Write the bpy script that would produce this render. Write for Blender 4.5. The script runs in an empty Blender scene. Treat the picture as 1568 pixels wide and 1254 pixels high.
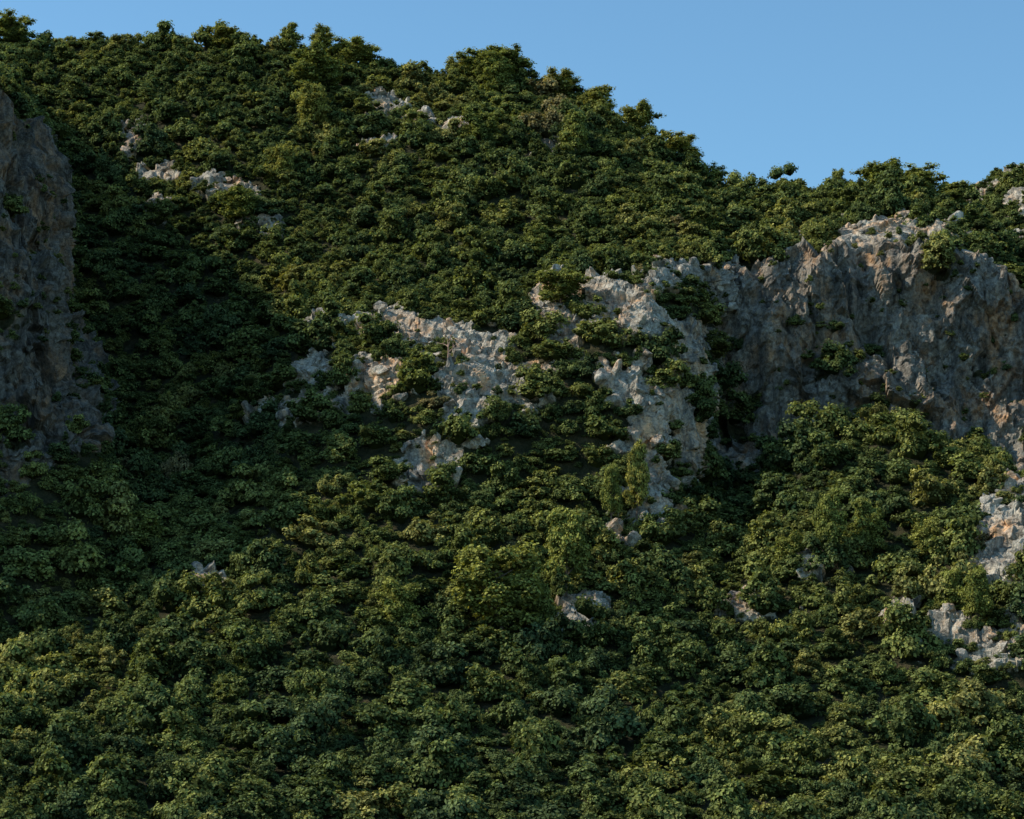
import bpy, math, numpy as np
from mathutils import Vector
rng=np.random.default_rng(7)
F=3536.0; P=math.radians(10); CP,SP=math.cos(P),math.sin(P)
def uvY(u,v,Y):
    b=(627-v)/F
    t=Y/(CP-SP*b)
    return np.stack([t*(u-784)/F, Y+0*u, t*(SP+CP*b)],-1)
def proj(p):
    fw=p[...,1]*CP+p[...,2]*SP; up=-p[...,1]*SP+p[...,2]*CP
    return 784+F*p[...,0]/fw, 627-F*up/fw
def pchip(x,Y,xq):
    x=np.asarray(x,float);Y=np.asarray(Y,float);h=np.diff(x);sh=(-1,)+(1,)*(Y.ndim-1)
    d=np.diff(Y,axis=0)/h.reshape(sh);m=np.zeros_like(Y);m[0]=d[0];m[-1]=d[-1]
    a,b=d[:-1],d[1:];ok=a*b>0
    den=np.where(ok,a+b,1);m[1:-1]=np.where(ok,2*a*b/den,0)
    i=np.clip(np.searchsorted(x,xq,side='right')-1,0,len(x)-2)
    s=((xq-x[i])/h[i]).reshape(sh);hh=h[i].reshape(sh)
    return (2*s**3-3*s**2+1)*Y[i]+(s**3-2*s**2+s)*hh*m[i]+(-2*s**3+3*s**2)*Y[i+1]+(s**3-s**2)*hh*m[i+1]
# ---------- noise
def hsh(ix,iy,iz,s):
    h=(ix.astype(np.int64)*374761393+iy.astype(np.int64)*668265263+iz.astype(np.int64)*2147483647+s*1274126177)&0xffffffff
    h=((h^(h>>13))*1274126177)&0xffffffff
    h=((h^(h>>15))*2246822519)&0xffffffff
    return ((h^(h>>16))&0xffffff)/float(0xffffff)
def vn(p,s=0):
    i=np.floor(p);f=p-i;f=f*f*(3-2*f);i=i.astype(np.int64);r=0
    for a in (0,1):
        for b in (0,1):
            for c in (0,1):
                w=(f[...,0] if a else 1-f[...,0])*(f[...,1] if b else 1-f[...,1])*(f[...,2] if c else 1-f[...,2])
                r=r+w*hsh(i[...,0]+a,i[...,1]+b,i[...,2]+c,s)
    return r*2-1
def fbm(p,o=4,s=0):
    r=0;a=1;t=0
    for k in range(o):
        r=r+a*vn(p*2**k+k*17.3,s+k);t+=a;a*=.5
    return r/t
def blocks(p,s=0):
    i=np.floor(p).astype(np.int64);best=np.full(p.shape[:-1],9.);val=np.zeros(p.shape[:-1])
    for a in (-1,0,1):
        for b in (-1,0,1):
            for c in (-1,0,1):
                x,y,z=i[...,0]+a,i[...,1]+b,i[...,2]+c
                dx=p[...,0]-(x+hsh(x,y,z,s+1));dy=p[...,1]-(y+hsh(x,y,z,s+2));dz=p[...,2]-(z+hsh(x,y,z,s+3))
                d=dx*dx+dy*dy+dz*dz
                vv=(hsh(x,y,z,s+4)*2-1)*.6+dx*(hsh(x,y,z,s+5)*2-1)*1.3+dy*(hsh(x,y,z,s+6)*2-1)*1.3+dz*(hsh(x,y,z,s+7)*2-1)*1.0
                m=d<best;best=np.where(m,d,best);val=np.where(m,vv,val)
    return val
def gnorm(G):
    du=np.gradient(G,axis=1);dv=np.gradient(G,axis=0)
    n=np.cross(du,dv);return n/(np.linalg.norm(n,axis=-1,keepdims=True)+1e-9)
def sstep(a,b,x):
    t=np.clip((x-a)/(b-a),0,1);return t*t*(3-2*t)
# ---------- materials
def newmat(n):
    m=bpy.data.materials.new(n);m.use_nodes=True;nt=m.node_tree;nt.nodes.clear();return m,nt
def N(nt,t,**k):
    n=nt.nodes.new(t)
    for a,b in k.items():
        setattr(n,a,b)
    return n
def ramp(nt,src,stops):
    r=N(nt,'ShaderNodeValToRGB');e=r.color_ramp.elements
    while len(e)<len(stops):e.new(.5)
    for q,(p,c) in zip(e,stops):q.position=p;q.color=(*c,1)
    nt.links.new(src,r.inputs[0]);return r.outputs[0]
def mixc(nt,f,a,b,mode='MIX'):
    m=N(nt,'ShaderNodeMix',data_type='RGBA',blend_type=mode)
    for s,val in ((0,f),(6,a),(7,b)):
        if hasattr(val,'links'):nt.links.new(val,m.inputs[s])
        else:m.inputs[s].default_value=val if s==0 else (*val,1)
    return m.outputs[2]
def noise(nt,co,sc,det=5,rough=.6):
    n=N(nt,'ShaderNodeTexNoise');n.inputs['Scale'].default_value=sc;n.inputs['Detail'].default_value=det;n.inputs['Roughness'].default_value=rough
    nt.links.new(co,n.inputs['Vector']);return n.outputs['Fac']
def terrain_mat(name,rock_only=False,k=1.0,top=1.0):
    m,nt=newmat(name);L=nt.links.new
    g=N(nt,'ShaderNodeNewGeometry').outputs['Position']
    mp=N(nt,'ShaderNodeMapping');mp.inputs['Scale'].default_value=(1,1,.22);L(g,mp.inputs[0])
    n1=noise(nt,g,.13,6,.65);n2=noise(nt,mp.outputs[0],.40,7,.7);n3=noise(nt,g,1.1,6,.75)
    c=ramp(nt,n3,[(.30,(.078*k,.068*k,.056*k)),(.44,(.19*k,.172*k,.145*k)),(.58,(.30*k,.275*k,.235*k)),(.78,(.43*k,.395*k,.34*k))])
    st=ramp(nt,n2,[(.36,(.25,.25,.25)),(.5,(.85,.85,.84)),(.68,(1.3,1.27,1.2))])
    c=mixc(nt,.9,c,st,'MULTIPLY')
    om=ramp(nt,n1,[(.46,(0,0,0)),(.58,(1,1,1))]);om2=ramp(nt,n2,[(.4,(0,0,0)),(.58,(1,1,1))])
    omm=N(nt,'ShaderNodeMath',operation='MULTIPLY');L(om,omm.inputs[0]);L(om2,omm.inputs[1])
    om3=N(nt,'ShaderNodeMath',operation='MULTIPLY');L(omm.outputs[0],om3.inputs[0]);om3.inputs[1].default_value=.85
    rockc=mixc(nt,om3.outputs[0],c,mixc(nt,1.0,c,(1.35,.85,.52),'MULTIPLY'))
    vor=N(nt,'ShaderNodeTexVoronoi',feature='DISTANCE_TO_EDGE');vor.inputs['Scale'].default_value=.55
    wn=N(nt,'ShaderNodeTexNoise');wn.inputs['Scale'].default_value=.8;wn.inputs['Detail'].default_value=4;L(g,wn.inputs['Vector'])
    va=N(nt,'ShaderNodeVectorMath',operation='MULTIPLY_ADD');L(wn.outputs['Color'],va.inputs[0]);va.inputs[1].default_value=(2.4,2.4,2.4);L(mp.outputs[0],va.inputs[2]);L(va.outputs[0],vor.inputs['Vector'])
    ck=ramp(nt,vor.outputs[0],[(0,(.3,.3,.3)),(.05,(1,1,1))])
    rockc=mixc(nt,.5,rockc,ck,'MULTIPLY')
    s=ramp(nt,noise(nt,g,.5,5,.6),[(.35,(.026,.03,.013)),(.55,(.05,.047,.023)),(.75,(.13,.10,.055))])
    if rock_only: col=rockc
    else:
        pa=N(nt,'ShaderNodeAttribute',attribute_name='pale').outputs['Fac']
        rockc=mixc(nt,pa,rockc,mixc(nt,1.0,rockc,(1.75,1.72,1.66),'MULTIPLY'))  # rock off the cliff lightened, sunlight put into its colour
        at=N(nt,'ShaderNodeAttribute',attribute_name='rock')
        ad=N(nt,'ShaderNodeMath',operation='MULTIPLY_ADD');L(n3,ad.inputs[0]);ad.inputs[1].default_value=.9;L(at.outputs['Fac'],ad.inputs[2])
        fm=ramp(nt,ad.outputs[0],[(.62,(0,0,0)),(.78,(1,1,1))])
        col=mixc(nt,fm,s,rockc)
    b=N(nt,'ShaderNodeBsdfPrincipled');b.inputs['Roughness'].default_value=.93;b.inputs['Specular IOR Level'].default_value=.15
    L(col,b.inputs['Base Color'])
    bp=N(nt,'ShaderNodeBump');bp.inputs['Strength'].default_value=1.0;bp.inputs['Distance'].default_value=.6
    sm=N(nt,'ShaderNodeMath',operation='ADD');L(noise(nt,g,1.4,8,.72),sm.inputs[0])
    mm=N(nt,'ShaderNodeMath',operation='MULTIPLY');L(ck,mm.inputs[0]);mm.inputs[1].default_value=.25;L(mm.outputs[0],sm.inputs[1]);L(sm.outputs[0],bp.inputs['Height'])
    L(bp.outputs[0],b.inputs['Normal'])
    o=N(nt,'ShaderNodeOutputMaterial');L(b.outputs[0],o.inputs[0]);return m
def leaf_mat(name,stops,inst=True,gain=1.0):
    m,nt=newmat(name);L=nt.links.new
    lv=N(nt,'ShaderNodeAttribute',attribute_name='lv').outputs['Fac']
    if inst:
        t=N(nt,'ShaderNodeAttribute',attribute_name='tint',attribute_type='INSTANCER').outputs['Fac']
    else: t=N(nt,'ShaderNodeObjectInfo').outputs['Random']
    c=ramp(nt,t,[(a,tuple(x*gain for x in b)) for a,b in stops])
    br=ramp(nt,lv,[(0,(.20,.21,.20)),(.3,(.55,.57,.55)),(.55,(1.05,1.05,1.03)),(1,(1.85,1.75,1.5))])  # low end darkened to paint shade inside the crowns
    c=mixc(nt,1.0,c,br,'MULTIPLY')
    d=N(nt,'ShaderNodeBsdfDiffuse');L(c,d.inputs[0])
    tr=N(nt,'ShaderNodeBsdfTranslucent');L(mixc(nt,1.0,c,(1.15,1.15,.6),'MULTIPLY'),tr.inputs[0])
    mx=N(nt,'ShaderNodeMixShader');mx.inputs[0].default_value=.22;L(d.outputs[0],mx.inputs[1]);L(tr.outputs[0],mx.inputs[2])
    o=N(nt,'ShaderNodeOutputMaterial');L(mx.outputs[0],o.inputs[0]);return m
def plain_mat(name,a,b_,sc):
    m,nt=newmat(name);L=nt.links.new
    g=N(nt,'ShaderNodeTexCoord').outputs['Object']
    c=ramp(nt,noise(nt,g,sc,5,.6),[(.3,a),(.7,b_)])
    b=N(nt,'ShaderNodeBsdfPrincipled');b.inputs['Roughness'].default_value=.9;L(c,b.inputs['Base Color'])
    o=N(nt,'ShaderNodeOutputMaterial');L(b.outputs[0],o.inputs[0]);return m
M_TER=terrain_mat('limestone_and_soil',k=1.25);M_CLIFF=terrain_mat('shaded_cliff_limestone',k=.85);M_ROCK=terrain_mat('limestone_rock',True,2.1)  # one limestone: darkened for the shaded cliff, lightened for sunlit boulders
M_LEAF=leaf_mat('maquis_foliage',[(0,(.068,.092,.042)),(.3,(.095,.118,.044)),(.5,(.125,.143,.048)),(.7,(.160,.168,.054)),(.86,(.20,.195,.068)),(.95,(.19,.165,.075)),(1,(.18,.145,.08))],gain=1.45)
M_PINE=leaf_mat('pine_needles',[(0,(.135,.15,.045)),(.5,(.16,.17,.048)),(1,(.205,.195,.055))],inst=False,gain=1.5)
M_BARK=plain_mat('bark',(.07,.05,.035),(.16,.12,.09),3)
M_DEAD=plain_mat('dead_wood',(.28,.16,.11),(.46,.32,.24),3)
# ---------- mesh helpers
def mk_mesh(name,V,faces4,mats,attrs={},matidx=None,smooth=None):
    me=bpy.data.meshes.new(name);V=np.ascontiguousarray(V,dtype=np.float32);faces4=np.asarray(faces4,dtype=np.int32)
    k=faces4.shape[1];me.vertices.add(len(V));me.vertices.foreach_set('co',V.ravel())
    me.loops.add(faces4.size);me.loops.foreach_set('vertex_index',faces4.ravel())
    me.polygons.add(len(faces4));me.polygons.foreach_set('loop_start',np.arange(0,faces4.size,k,dtype=np.int32))
    for m in mats:me.materials.append(m)
    if matidx is not None:me.polygons.foreach_set('material_index',np.asarray(matidx,dtype=np.int32))
    if smooth is not None: me.polygons.foreach_set('use_smooth',np.full(len(faces4),smooth))
    for a,(dom,val) in attrs.items():
        at=me.attributes.new(a,'FLOAT',dom);at.data.foreach_set('value',np.asarray(val,dtype=np.float32))
    me.update(calc_edges=True);me.validate();return me
def add_obj(name,me):
    o=bpy.data.objects.new(name,me);bpy.context.scene.collection.objects.link(o);return o
def gridfaces(r,c):
    i=np.arange(r*c).reshape(r,c)
    return np.stack([i[:-1,:-1],i[:-1,1:],i[1:,1:],i[1:,:-1]],-1).reshape(-1,4)
def rockdisp(p,s=0):
    q=p*np.array([1,1,.6])+1.6*np.stack([vn(p*.3,s+50),vn(p*.3,s+51),vn(p*.3,s+52)],-1)
    ribs=fbm(p*np.array([.12,.12,.04]),3,s+9)
    rid=1-2*np.abs(fbm(p*np.array([.2,.2,.06]),3,s+29))
    return 6.0*ribs+2.0*rid-.8+2.0*blocks(q/7.5,s)+.95*blocks(q/3.2,s+20)+.42*blocks(p/1.4,s+40)+.3*fbm(p*.9,3,s+70)
# ---------- main hillside
bot=[(2400,150),(1650,230),(1254,288),(1130,310)]
cols={
-1200:[(1000,345),(900,365),(800,390),(720,410),(650,425),(580,438),(480,452),(370,470),(260,490),(160,510),(70,540)],
-300:[(1000,342),(900,362),(800,387),(720,408),(650,424),(580,437),(480,451),(370,469),(260,489),(160,510),(68,540)],
0:[(1000,338),(900,358),(800,383),(720,405),(650,422),(580,435),(480,450),(370,468),(260,488),(160,510),(70,538)],
100:[(1000,337),(900,358),(800,385),(725,405),(655,421),(585,434),(485,449),(375,466),(270,486),(170,507),(72,536)],
200:[(1000,336),(900,358),(800,385),(730,403),(660,418),(590,430),(490,446),(380,464),(280,482),(180,503),(68,532)],
350:[(1000,333),(900,352),(800,374),(730,390),(660,405),(590,419),(490,438),(390,456),(290,474),(180,497),(68,528)],
480:[(1000,331),(900,347),(800,363),(730,374),(650,386),(580,396),(500,412),(410,440),(300,467),(190,492),(90,524)],
600:[(1000,330),(900,346),(810,361),(770,367),(710,374),(630,380),(500,402),(430,430),(310,461),(200,488),(114,520)],
700:[(1000,330),(900,346),(820,360),(790,366),(750,371),(640,376),(515,396),(430,425),(310,457),(200,485),(124,517)],
800:[(1000,330),(910,345),(840,357),(800,364),(740,372),(640,378),(510,397),(430,422),(310,455),(210,480),(132,512)],
870:[(1000,330),(930,343),(860,354),(810,362),(730,371),(610,378),(480,395),(420,415),(320,447),(230,472),(160,505)],
960:[(1000,331),(940,342),(880,352),(830,360),(780,367),(620,377),(460,392),(410,412),(330,440),(260,466),(200,498)],
1050:[(1000,334),(940,345),(880,355),(820,365),(760,376),(600,388),(430,402),(390,415),(340,436),(300,460),(260,490)],
1110:[(1000,335),(940,347),(880,360),(820,376),(720,406),(600,412),(430,419),(395,430),(355,446),(322,462),(290,485)],
1180:[(1000,333),(940,344),(860,358),(780,378),(700,406),(580,413),(415,420),(385,432),(350,447),(328,460),(302,482)],
1250:[(1000,330),(900,345),(780,365),(670,388),(690,406),(560,413),(400,421),(372,433),(348,446),(328,457),(308,478)],
1350:[(1000,328),(900,344),(780,362),(665,384),(690,404),(550,412),(378,421),(355,431),(338,442),(326,453),(312,472)],
1450:[(1000,326),(900,340),(790,357),(690,378),(720,402),(560,412),(392,421),(370,429),(350,438),(338,447),(322,460)],
1568:[(1000,322),(900,334),(800,350),(745,368),(770,396),(600,410),(450,419),(438,424),(430,429),(420,434),(412,442)],
1750:[(1000,320),(900,330),(800,345),(755,362),(780,390),(630,402),(530,410),(515,416),(505,421),(498,427),(490,434)],
2400:[(1000,318),(900,328),(800,342),(765,356),(780,382),(660,394),(590,400),(575,406),(560,411),(550,417),(540,424)]}
us=np.array(sorted(cols));C=np.array([bot+cols[u] for u in us],float)
uq=np.concatenate([np.arange(-1200,-100,12),np.arange(-100,1700,2.6),np.arange(1700,2401,12)])
C=pchip(us,C,uq)
per=[8,20,30,34,30,30,30,34,70,80,34,34,34,34]
rq=np.concatenate([np.arange(n)/n+i for i,n in enumerate(per)]+[[len(per)]])
C=pchip(np.arange(C.shape[1]),C.transpose(1,0,2),rq)
Uq=np.broadcast_to(uq,C.shape[:2])
G=uvY(Uq,C[...,0],C[...,1])
HV=C[...,0].copy()
rowp=np.broadcast_to(rq[:,None],C.shape[:2])
rg=G[-1];back=[]
prev=rg
for (dy,dz,n) in ((35,-7,14),(160,-70,14),(200,-120,10)):
    tgt=prev+np.array([0,dy,dz])
    for k in range(1,n+1):back.append(prev+(tgt-prev)*k/n)
    prev=tgt
back=np.array(back);nb=len(back)
G=np.concatenate([G,back]);HV=np.concatenate([HV,np.full((nb,G.shape[1]),-999.)]);UU=np.broadcast_to(uq,HV.shape);rowp=np.concatenate([rowp,np.full((nb,G.shape[1]),20.)])
ell=[(600,510,100,28),(555,590,70,38),(500,590,45,36),(735,550,80,45),(785,590,70,38),(860,500,40,55),(715,640,38,40),(655,715,50,44),
(960,485,60,38),(960,590,55,45),(985,650,36,55),(1080,430,85,30),(590,172,40,15),(645,190,46,14),(690,206,28,10),(835,226,38,12),(205,215,22,25),(250,268,38,17),
(340,292,50,14),(410,350,38,18),(240,325,24,18),(1350,368,100,30),(1540,835,66,80),(1485,975,120,46),(1388,960,38,44),(1560,770,36,40),(975,740,50,85),(1150,930,60,18),
(890,945,34,36),(1260,870,46,20),(330,900,36,16),(440,640,50,24),(1000,790,46,30),(930,470,45,32),(575,225,30,14),(1160,520,45,80),(1040,600,50,110)]
mask=np.full(HV.shape,0.)
for a,b,c,d in ell:
    mask=np.maximum(mask,1.34-np.sqrt(((UU-a)/c)**2+((HV-b)/d)**2))
cl=sstep(7.75,8.3,rowp)*(1-sstep(9.9,10.15,rowp))*sstep(1030,1130,UU)
n0=fbm(G*.10,4,3);n5=fbm(G*.32,3,403)
mask=np.maximum(mask*.95,cl*(.72+.20*sstep(1180,1300,UU)))
mask=mask+(.85*n0+.85*n5)*(mask>.02)
rock=sstep(.22,.55,mask)
pale=np.clip(1-cl,0,1)  # sunlit tone for rock outside the shaded cliff band
nrm=gnorm(G)
if nrm[100,400,1]>0:nrm=-nrm
G=G+nrm*((2.2*fbm(G*.028,3,5)+.5*fbm(G*.2,3,8))*(1-.6*rock))[...,None]
zone=np.maximum(cl,sstep(.0,.6,rock))
idx=zone>.01
d=np.zeros(HV.shape);d[idx]=rockdisp(G[idx],11)
big=np.clip(cl*.9+.42,0,1.)
G=G+nrm*((d*big+1.2*(1-cl))*zone)[...,None]
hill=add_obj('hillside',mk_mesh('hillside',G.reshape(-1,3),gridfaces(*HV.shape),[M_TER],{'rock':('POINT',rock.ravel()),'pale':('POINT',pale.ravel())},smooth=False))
# ---------- left rocky spur
sp=[
[(-700,1150,305),(-700,1000,322),(-700,900,328),(-700,700,334),(-700,460,344),(-700,180,362),(-700,40,515)],
[(-300,1080,320),(-300,900,336),(-300,820,340),(-300,640,346),(-300,430,354),(-300,130,373),(-300,30,515)],
[(-90,1010,338),(-80,800,353),(-80,740,356),(-90,600,361),(-90,400,367),(-90,120,384),(-95,80,515)],
[(20,985,344),(20,740,361),(20,690,363),(10,600,367),(0,410,373),(-10,145,387),(-20,120,515)],
[(110,955,352),(95,710,366),(95,670,368),(52,560,372),(44,400,379),(8,165,392),(0,150,515)],
[(190,890,366),(158,690,374),(146,640,377),(86,520,380),(84,360,386),(26,180,398),(12,160,515)],
[(178,780,400),(150,650,400),(140,610,403),(88,500,407),(82,340,412),(32,190,418),(20,170,515)],
[(140,610,440),(120,520,440),(110,490,442),(90,420,445),(74,310,448),(42,225,452),(28,180,515)]]
S=np.array(sp,float)
cq=np.concatenate([np.linspace(0,2,80,endpoint=False),np.linspace(2,7,420)])
S=pchip(np.arange(8),S,cq);rq2=np.concatenate([np.linspace(0,1,50,endpoint=False),np.linspace(1,5,250,endpoint=False),np.linspace(5,6,110)])
S=pchip(np.arange(7),S.transpose(1,0,2),rq2)
SG=uvY(S[...,0],S[...,1],S[...,2]);sn=gnorm(SG)
if sn[150,300,1]>0:sn=-sn
rp=np.broadcast_to(rq2[:,None],SG.shape[:2])
sm=sstep(.75,1.3,rp)*(1-sstep(4.85,5.1,rp))
srock=sstep(.25,.6,sm*.82+(.9*fbm(SG*.1,4,33)+.65*fbm(SG*.3,3,36))*(sm>.01))
SG=SG+sn*((1.2*fbm(SG*.06,3,15)+.6*fbm(SG*.2,3,18))+rockdisp(SG,71)*sm)[...,None]
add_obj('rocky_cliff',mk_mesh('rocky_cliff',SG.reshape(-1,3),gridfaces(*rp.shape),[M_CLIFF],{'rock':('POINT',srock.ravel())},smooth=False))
# ---------- distant hill on the right
dc={1200:[(430,600),(390,640),(360,680),(345,720)],1420:[(430,600),(380,640),(340,680),(316,720)],1480:[(430,600),(380,640),(330,680),(300,715)],1530:[(430,600),(370,640),(310,680),(274,710)],
1568:[(430,600),(360,640),(300,675),(258,705)],1700:[(430,590),(350,630),(270,665),(215,700)],2100:[(430,580),(330,620),(220,660),(150,700)],2500:[(430,580),(330,620),(230,660),(170,700)]}
du=np.array(sorted(dc));D=np.array([dc[u] for u in du],float)
dq=np.linspace(1200,2500,420);D=pchip(du,D,dq);dr=np.linspace(0,3,160);D=pchip(np.arange(4),D.transpose(1,0,2),dr)
DG=uvY(np.broadcast_to(dq,D.shape[:2]),D[...,0],D[...,1])
low=DG[0]+np.array([0,-120,-90]);lo=[low+(DG[0]-low)*k/15 for k in range(15)];low2=low+np.array([0,-20,-60])
hi=[DG[-1]+np.array([0,10*k,-1.*k-.06*k*k]) for k in range(1,25)]
DG=np.concatenate([[low2],lo,DG,hi]);dn=gnorm(DG)
if dn[60,200,1]>0:dn=-dn
dm=sstep(-.06,.12,fbm(DG*.07,4,91));DG=DG+dn*(1.5*fbm(DG*.05,3,95)+dm*(1+rockdisp(DG,120)*.5))[...,None]
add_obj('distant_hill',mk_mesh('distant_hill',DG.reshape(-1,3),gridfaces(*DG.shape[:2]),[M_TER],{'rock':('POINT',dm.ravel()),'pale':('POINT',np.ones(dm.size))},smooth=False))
# ground sheet
n=60;gx=np.linspace(-6000,6000,n);GX,GY=np.meshgrid(gx,gx);GZ=-47+0*GX
add_obj('ground',mk_mesh('ground',np.stack([GX,GY,GZ],-1).reshape(-1,3),gridfaces(n,n),[M_TER],{'rock':('POINT',np.zeros(n*n))}))
# ---------- shrub models
import bmesh
def ico(sub):
    bm=bmesh.new();bmesh.ops.create_icosphere(bm,subdivisions=sub,radius=1);bm.verts.ensure_lookup_table()
    v=np.array([x.co[:] for x in bm.verts]);f=np.array([[x.index for x in q.verts] for q in bm.faces]);bm.free();return v,f
IV,IF=ico(1);IV3,IF3=ico(3)
def leaves(r,pos,nor,size,asp=1.0):
    n=len(pos);a=r.normal(size=(n,3));t=np.cross(nor,a);t/=np.linalg.norm(t,axis=1,keepdims=True)+1e-9;b=np.cross(nor,t)
    s=size[:,None];t=t*s*asp;b=b*s
    bend=nor*s*.25
    q=np.stack([pos-t-b-bend,pos+t-b*.6,pos+t*.8+b-bend,pos-t*.7+b],1)
    return q.reshape(-1,3),np.arange(n*4).reshape(n,4)
def lobes_mesh(name,r,cs,rs,nper,size,squash=.85,core=.8,jit=.22):
    P_,N_,S_,LV=[],[],[],[]
    for c,rad in zip(cs,rs):
        k=int(nper*(rad/np.mean(rs))**2);q=r.normal(size=(k*2,3));q/=np.linalg.norm(q,axis=1,keepdims=True);q=q[q[:,2]>-.35][:k]
        bump=1+jit*np.sin(q@r.normal(size=3)*5+r.random()*6)
        rr=(rad*(.74+.44*r.random(len(q)))*bump)[:,None]
        P_.append(c+q*rr*np.array([1,1,squash]));nn=q*.8+r.normal(size=q.shape)*.38+np.array([-.08,0,.5]);N_.append(nn/np.linalg.norm(nn,axis=1,keepdims=True))
        hgt=.26*q[:,2]  # lobe tops lighter, undersides darker: shading carried in leaf colour
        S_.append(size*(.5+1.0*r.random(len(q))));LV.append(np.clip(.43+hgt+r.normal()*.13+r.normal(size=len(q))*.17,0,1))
    v,f=leaves(r,np.concatenate(P_),np.concatenate(N_),np.concatenate(S_));lv=np.concatenate(LV)
    cv=[];cf=[];o=len(v)
    for c,rad in zip(cs,rs):
        w=IV*(1+.1*r.normal(size=(len(IV),1)))*rad*core*np.array([1,1,squash])+c
        cv.append(w);cf.append(IF+o);o+=len(w)
    V=np.concatenate([v]+cv)
    tri=np.concatenate([f[:,[0,1,2]],f[:,[0,2,3]]]+cf);lvv=np.concatenate([lv,lv,np.full(len(tri)-2*len(f),.0)])  # cores get the darkest colour, painted shade for crown gaps
    return V,tri,lvv
lib=bpy.data.collections.new('shrub_models')
def lib_add(col,name,me):
    o=bpy.data.objects.new(name,me);col.objects.link(o)
NV=16
for k in range(NV):
    r=np.random.default_rng(100+k);nl=int(r.integers(17,32));cs=[];rs=[]
    tall=1.0+.55*r.random();ax=.72+.56*r.random()
    for i in range(nl):
        a=r.random()*6.283;z=r.random()**.75
        rad=math.sqrt(max(0,1-z*z*.9))*(.42+.5*r.random())
        cs.append(np.array([math.cos(a)*rad*ax,math.sin(a)*rad/ax,(.12+z*(.45+.45*r.random()))*tall]));rs.append(.11+.21*r.random()**1.3)
    cs.append(np.array([0,0,.30*tall]));rs.append(.50)
    V,tri,lv=lobes_mesh('s',r,np.array(cs),np.array(rs),86,.035,core=.76)
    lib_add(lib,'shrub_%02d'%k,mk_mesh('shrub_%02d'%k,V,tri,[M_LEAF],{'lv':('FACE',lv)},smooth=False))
rocklib=bpy.data.collections.new('rock_models')
for k in range(8):
    r=np.random.default_rng(300+k);v=IV3.copy()
    for _ in range(16):
        nn=r.normal(size=3);nn/=np.linalg.norm(nn);dd=.35+.4*r.random();h=v@nn-dd;v=v-np.where(h>0,h,0)[:,None]*nn
    v=v*np.array([1,.7+.4*r.random(),.6+.6*r.random()])*(1+.22*fbm(v*2.5+k,3,k)[:,None])
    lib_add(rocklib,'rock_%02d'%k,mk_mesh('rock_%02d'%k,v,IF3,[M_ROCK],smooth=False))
def scatter(name,col,pts,rot,scl,idx,tint):
    me=bpy.data.meshes.new(name);me.vertices.add(len(pts));me.vertices.foreach_set('co',np.asarray(pts,dtype=np.float32).ravel())
    for a,t,val in (('rot','FLOAT_VECTOR',rot),('scl','FLOAT_VECTOR',scl)):
        at=me.attributes.new(a,t,'POINT');at.data.foreach_set('vector',np.asarray(val,dtype=np.float32).ravel())
    at=me.attributes.new('idx','INT','POINT');at.data.foreach_set('value',np.asarray(idx,dtype=np.int32))
    at=me.attributes.new('tint','FLOAT','POINT');at.data.foreach_set('value',np.asarray(tint,dtype=np.float32))
    o=add_obj(name,me);ng=bpy.data.node_groups.new(name+'_nodes','GeometryNodeTree')
    ng.interface.new_socket('Geometry',in_out='INPUT',socket_type='NodeSocketGeometry');ng.interface.new_socket('Geometry',in_out='OUTPUT',socket_type='NodeSocketGeometry')
    nn=ng.nodes.new;gi=nn('NodeGroupInput');go=nn('NodeGroupOutput');ip=nn('GeometryNodeInstanceOnPoints');ci=nn('GeometryNodeCollectionInfo')
    ci.inputs['Collection'].default_value=col;ci.inputs['Separate Children'].default_value=True;ci.inputs['Reset Children'].default_value=True
    def na(n_,t):
        x=nn('GeometryNodeInputNamedAttribute');x.data_type=t;x.inputs['Name'].default_value=n_;return x.outputs['Attribute']
    L=ng.links.new;L(gi.outputs[0],ip.inputs['Points']);L(ci.outputs[0],ip.inputs['Instance']);ip.inputs['Pick Instance'].default_value=True
    L(na('idx','INT'),ip.inputs['Instance Index']);e=nn('FunctionNodeEulerToRotation');L(na('rot','FLOAT_VECTOR'),e.inputs[0]);L(e.outputs[0],ip.inputs['Rotation'])
    L(na('scl','FLOAT_VECTOR'),ip.inputs['Scale']);L(ip.outputs[0],go.inputs[0])
    md=o.modifiers.new('scatter','NODES');md.node_group=ng;return o
# ---------- scatter points
def cells(G,rk):
    a=G[:-1,:-1];b=G[:-1,1:];c=G[1:,1:];d=G[1:,:-1]
    nn=np.cross(c-a,d-b);ar=.5*np.linalg.norm(nn,axis=-1);ctr=(a+b+c+d)/4;nz=np.abs(nn[...,2])/(2*ar+1e-9)
    return ctr.reshape(-1,3),ar.ravel(),rk[:-1,:-1].ravel(),nz.ravel()
def dart(ctr,ar,keep,dens,rf,over,grid,r):
    w=ar*keep;n=int(w.sum()*dens)
    pick=r.choice(len(ctr),size=n,p=w/w.sum());out=[]
    rad=rf(n);order=np.argsort(-rad)
    for j in order:
        p=ctr[pick[j]];R=rad[j];k0=(int(p[0]//5),int(p[1]//5),int(p[2]//5));ok=True
        for a in (-1,0,1):
            for b in (-1,0,1):
                for c in (-1,0,1):
                    for q in grid.get((k0[0]+a,k0[1]+b,k0[2]+c),()):
                        if (q[0]-p[0])**2+(q[1]-p[1])**2+(q[2]-p[2])**2<(over*(R+q[3]))**2:ok=False;break
                    if not ok:break
                if not ok:break
            if not ok:break
        if ok:
            grid.setdefault(k0,[]).append((p[0],p[1],p[2],R));out.append((pick[j],R))
    return out
def infr(p,mg,ml=None):
    u,v=proj(p);return (u>-(ml or mg))&(u<1568+mg)&(v<1254+mg)
pts=[];
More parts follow.
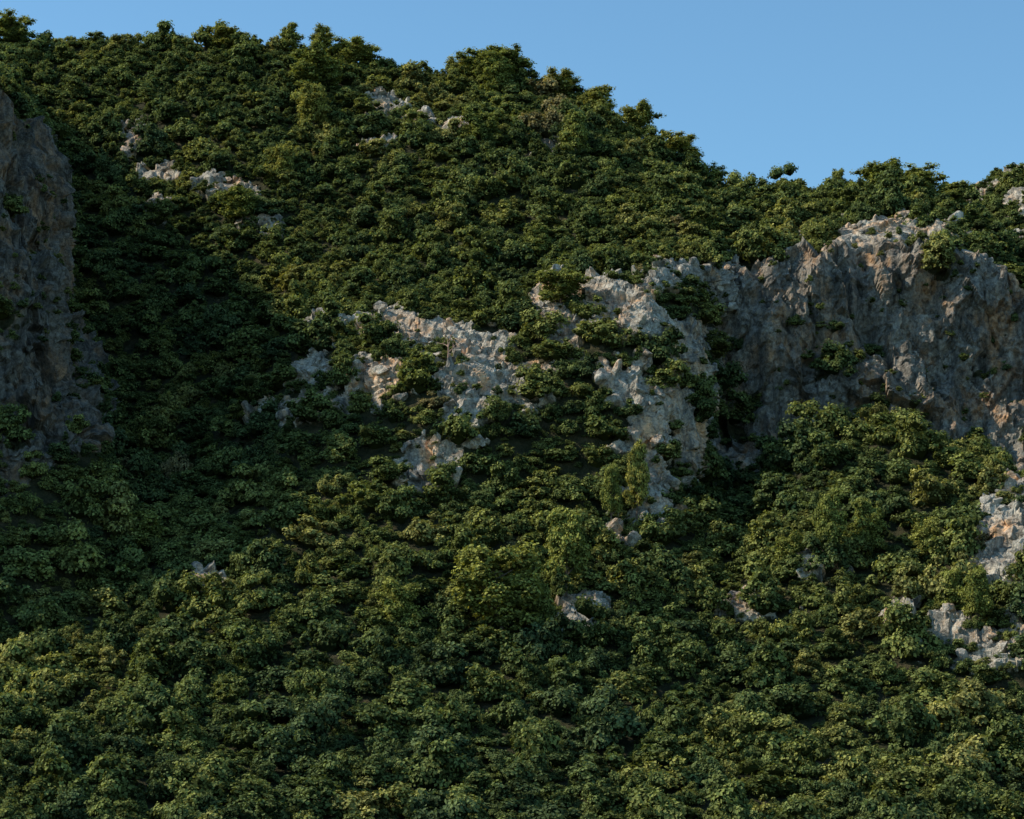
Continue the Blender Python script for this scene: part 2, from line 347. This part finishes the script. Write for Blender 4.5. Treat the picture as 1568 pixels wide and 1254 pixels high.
for nm,GG,rk in (('h',G,rock),('s',SG,srock),('d',DG,dm*.9)):
    ctr,ar,rr,nz=cells(GG,rk);ok=infr(ctr,100,180)
    if nm=='h':
        ok&=(ctr[:,1]<545)
    if nm=='d': ok&=(ctr[:,1]<745)&(ctr[:,1]>600)
    ctr,ar,rr,nz=ctr[ok],ar[ok],rr[ok],nz[ok]
    veg=np.clip(1-rr*1.2,0,1)*np.clip((nz-.05)*4,.35,1)
    grid={}
    def big(n):return np.clip(np.exp(rng.normal(.50,.44,n)),.85,4.4)
    def sml(n):return .5+.6*rng.random(n)
    for (kp,dens,rf,ov) in ((veg*(veg>.3),.55,big,.70),(np.clip(veg,.0,1)+.04,.5,sml,.62)):
        for j,R in dart(ctr,ar,kp,dens,rf,ov,grid,rng):
            pts.append((*ctr[j],R,rr[j]))
pts=np.array(pts);n=len(pts);print('SHRUBS',n)
T=.42+.42*fbm(pts[:,:3]*.03,3,61)+rng.normal(size=n)*.2;T=np.where(rng.random(n)<.008,.97,np.clip(T,0,.87));
s=pts[:,3:4];sc=np.concatenate([s*1.12,s*1.12,s*(.8+.65*rng.random((n,1)))],1)
pp=pts[:,:3].copy();pp[:,2]-=.2*pts[:,3]
rot=np.stack([rng.normal(size=n)*.14,rng.normal(size=n)*.14,rng.random(n)*6.283],1)
scatter('shrub_thicket',lib,pp,rot,sc,rng.integers(0,NV,n),T)
# rocks
rp_=[]
for GG,rk,q in ((G,rock*(1-.9*cl),.20),(DG,dm,.04)):
    ctr,ar,rr,nz=cells(GG,rk);ok=infr(ctr,100)&(rr>.3);ctr,ar,rr=ctr[ok],ar[ok],rr[ok]
    w_=ar*rr;k=int(w_.sum()*q);j=rng.choice(len(ctr),size=k,p=w_/w_.sum());rp_.append(ctr[j])
rp_=np.concatenate(rp_);n=len(rp_);print('ROCKS',n)
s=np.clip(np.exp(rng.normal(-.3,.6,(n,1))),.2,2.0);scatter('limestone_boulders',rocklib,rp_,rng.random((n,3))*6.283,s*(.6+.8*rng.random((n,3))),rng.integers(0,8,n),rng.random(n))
# ---------- trees
def tube(V,Fc,p0,p1,r0,r1,k=6):
    p0=np.array(p0,float);p1=np.array(p1,float);d=p1-p0;d/=np.linalg.norm(d)+1e-9;a=np.cross(d,[.3,.9,.1]);a/=np.linalg.norm(a);b=np.cross(d,a);o=sum(len(x) for x in V)
    an=np.arange(k)*2*math.pi/k;ring=np.cos(an)[:,None]*a+np.sin(an)[:,None]*b
    V.append(np.concatenate([p0+ring*r0,p1+ring*r1]));f=[]
    for i in range(k):
        j=(i+1)%k;f+= [[o+i,o+j,o+k+j],[o+i,o+k+j,o+k+i]]
    Fc.append(np.array(f))
def limb(r,V,Fc,p,d,L,r0,seg=4,wob=.25,up=.1):
    p=np.array(p,float);d=np.array(d,float);pl=[p.copy()]
    for i in range(seg):
        d=d+r.normal(size=3)*wob+np.array([0,0,up]);d/=np.linalg.norm(d);q=p+d*L/seg
        tube(V,Fc,p,q,r0*(1-i/seg*.8),r0*(1-(i+1)/seg*.8));p=q;pl.append(p.copy())
    return pl
def pine(seed,form):
    r=np.random.default_rng(seed);V=[];Fc=[]
    tp=limb(r,V,Fc,(0,0,-.08),(r.normal()*.08,r.normal()*.08,1),1.0,.03,6,.07,.05);cs=[];rs=[]
    nl=28
    for i in range(nl):
        h=.2+.77*(i/nl);fh=h*6;b0=min(int(fh),5);base=tp[b0]*(1-(fh-b0))+tp[b0+1]*(fh-b0)
        a=i*2.4+r.random();
        if form=='cone':reach=.36*(1-h)**.6+.08
        elif form=='umb':reach=.22+.28*math.sin(math.pi*min(1,max(0,(h-.1)/1.0)))
        else:reach=.40*math.sqrt(max(.05,1-(h-.45)**2*2.5))
        reach*=.65+.5*r.random();pl=limb(r,V,Fc,base,(math.cos(a),math.sin(a),.25),reach,.012,4,.18,.08)
        for q in pl[2:]:
            for _ in range(3):
                cs.append(q+r.normal(size=3)*.04);rs.append((.055+.05*r.random())*(1 if form=='cone' else 1.15))
    cs.append(tp[-1]);rs.append(.06)
    rs=np.array(rs);lv_,lf,llv=lobes_mesh('p',r,np.array(cs),rs,46,.0135,.8,.5,.3)
    llv=np.clip(llv+.08,0,1)
    tv=np.concatenate(V);tf=np.concatenate(Fc)
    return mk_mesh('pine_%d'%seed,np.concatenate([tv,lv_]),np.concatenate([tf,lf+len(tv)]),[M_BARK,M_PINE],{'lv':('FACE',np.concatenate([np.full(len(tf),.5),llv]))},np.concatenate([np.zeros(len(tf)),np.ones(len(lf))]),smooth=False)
PM={'umb':[pine(1,'umb'),pine(2,'umb'),pine(3,'umb')],'cone':[pine(4,'cone'),pine(5,'cone')],'round':[pine(6,'round'),pine(7,'round')]}
GU,GV=proj(G[:len(rq)])
def ground_at(u,v):
    c=int(np.argmin(abs(uq-u)));col=GV[:,c]
    j=100+int(np.argmin(abs(col[100:]-v)))
    return G[j,c]
def ridge_at(u):
    c=int(np.argmin(abs(uq-u)));return G[len(rq)-3,c]
tl=[(15,None,60,48,'umb'),(440,None,38,42,'round'),(493,None,42,50,'round'),(545,None,60,44,'umb'),(345,None,50,30,'umb'),(705,None,50,36,'umb'),(740,None,70,50,'umb'),(785,None,80,58,'round'),
(850,None,55,40,'umb'),(910,None,60,46,'round'),(972,None,62,50,'round'),(1035,None,70,44,'umb'),(1085,None,44,32,'umb'),(1283,None,34,42,'cone'),(1340,None,80,52,'round'),(1400,None,76,46,'umb'),(1455,None,60,40,'umb'),
(490,145,80,60,'umb'),(425,285,45,60,'round'),(880,250,55,70,'cone'),(735,225,60,50,'umb'),(760,150,60,60,'round'),(865,470,70,50,'umb'),(820,400,50,50,'cone'),(480,200,50,60,'round'),(375,340,60,50,'round'),
(865,905,75,115,'cone'),(975,790,42,100,'cone'),(935,800,34,80,'cone'),(770,1120,120,105,'umb'),(825,1075,50,80,'cone'),(1265,850,50,80,'round'),(1210,870,50,50,'round'),(205,860,80,65,'umb'),(125,870,55,60,'round'),
(1455,960,60,70,'cone'),(1500,1090,50,80,'cone'),(1335,850,55,70,'round'),(620,1060,70,70,'round'),(1420,860,55,55,'round')]
for i,(u,v,w,h,fm) in enumerate(tl):
    p=ridge_at(u) if v is None else ground_at(u,v);k=p[1]/F*1.02;ms=PM[fm];o=add_obj('pine_tree',ms[i%len(ms)])
    base=.85;o.location=Vector(p);o.scale=(w*k/base,w*k/base,h*k*1.12);o.rotation_euler=(0,0,i*1.7)
r=np.random.default_rng(5);V=[];Fc=[]
tp=limb(r,V,Fc,(0,0,-.3),(.1,0,1),5.6,.2,6,.16,.04)
for i in range(9):
    q=tp[2+i%5];a=i*2.4;pl=limb(r,V,Fc,q,(math.cos(a),math.sin(a),.7),2.6,.10,4,.2,.15)
    limb(r,V,Fc,pl[2],(math.sin(a),math.cos(a),.8),1.5,.06,3,.2,.1)
dt=add_obj('dead_tree',mk_mesh('dead_tree',np.concatenate(V),np.concatenate(Fc),[M_DEAD]));dt.location=Vector(ground_at(688,552))+Vector((0,-2,-.5))
# ---------- light, sky, camera
EL=math.radians(41);AZ=math.radians(2)
sd=Vector((-math.cos(EL)*math.cos(AZ),math.cos(EL)*math.sin(AZ),math.sin(EL)))
li=bpy.data.lights.new('sun','SUN');li.energy=5.0;li.angle=math.radians(.5);li.color=(1,.91,.75);so=add_obj('sun',li);so.rotation_euler=sd.to_track_quat('Z','Y').to_euler()
w=bpy.data.worlds.new('World');bpy.context.scene.world=w;w.use_nodes=True;nt=w.node_tree;nt.nodes.clear()
sk=N(nt,'ShaderNodeTexSky',sky_type='NISHITA',sun_disc=False,sun_elevation=EL,sun_rotation=math.radians(-88),altitude=200,air_density=1.0,dust_density=.2,ozone_density=2.0)
bg=N(nt,'ShaderNodeBackground');bg.inputs[1].default_value=.135;nt.links.new(mixc(nt,1.0,sk.outputs[0],(.92,1.25,1.28),'MULTIPLY'),bg.inputs[0]);ow=N(nt,'ShaderNodeOutputWorld');nt.links.new(bg.outputs[0],ow.inputs[0])
cd=bpy.data.cameras.new('camera');cd.sensor_width=36;cd.lens=18/math.tan(math.atan(784/F));cd.clip_end=20000;cd.clip_start=1
co=add_obj('camera',cd);co.rotation_euler=(math.radians(100),0,0);bpy.context.scene.camera=co
sc_=bpy.context.scene;sc_.view_settings.view_transform='Standard';sc_.view_settings.look='None';sc_.view_settings.exposure=0
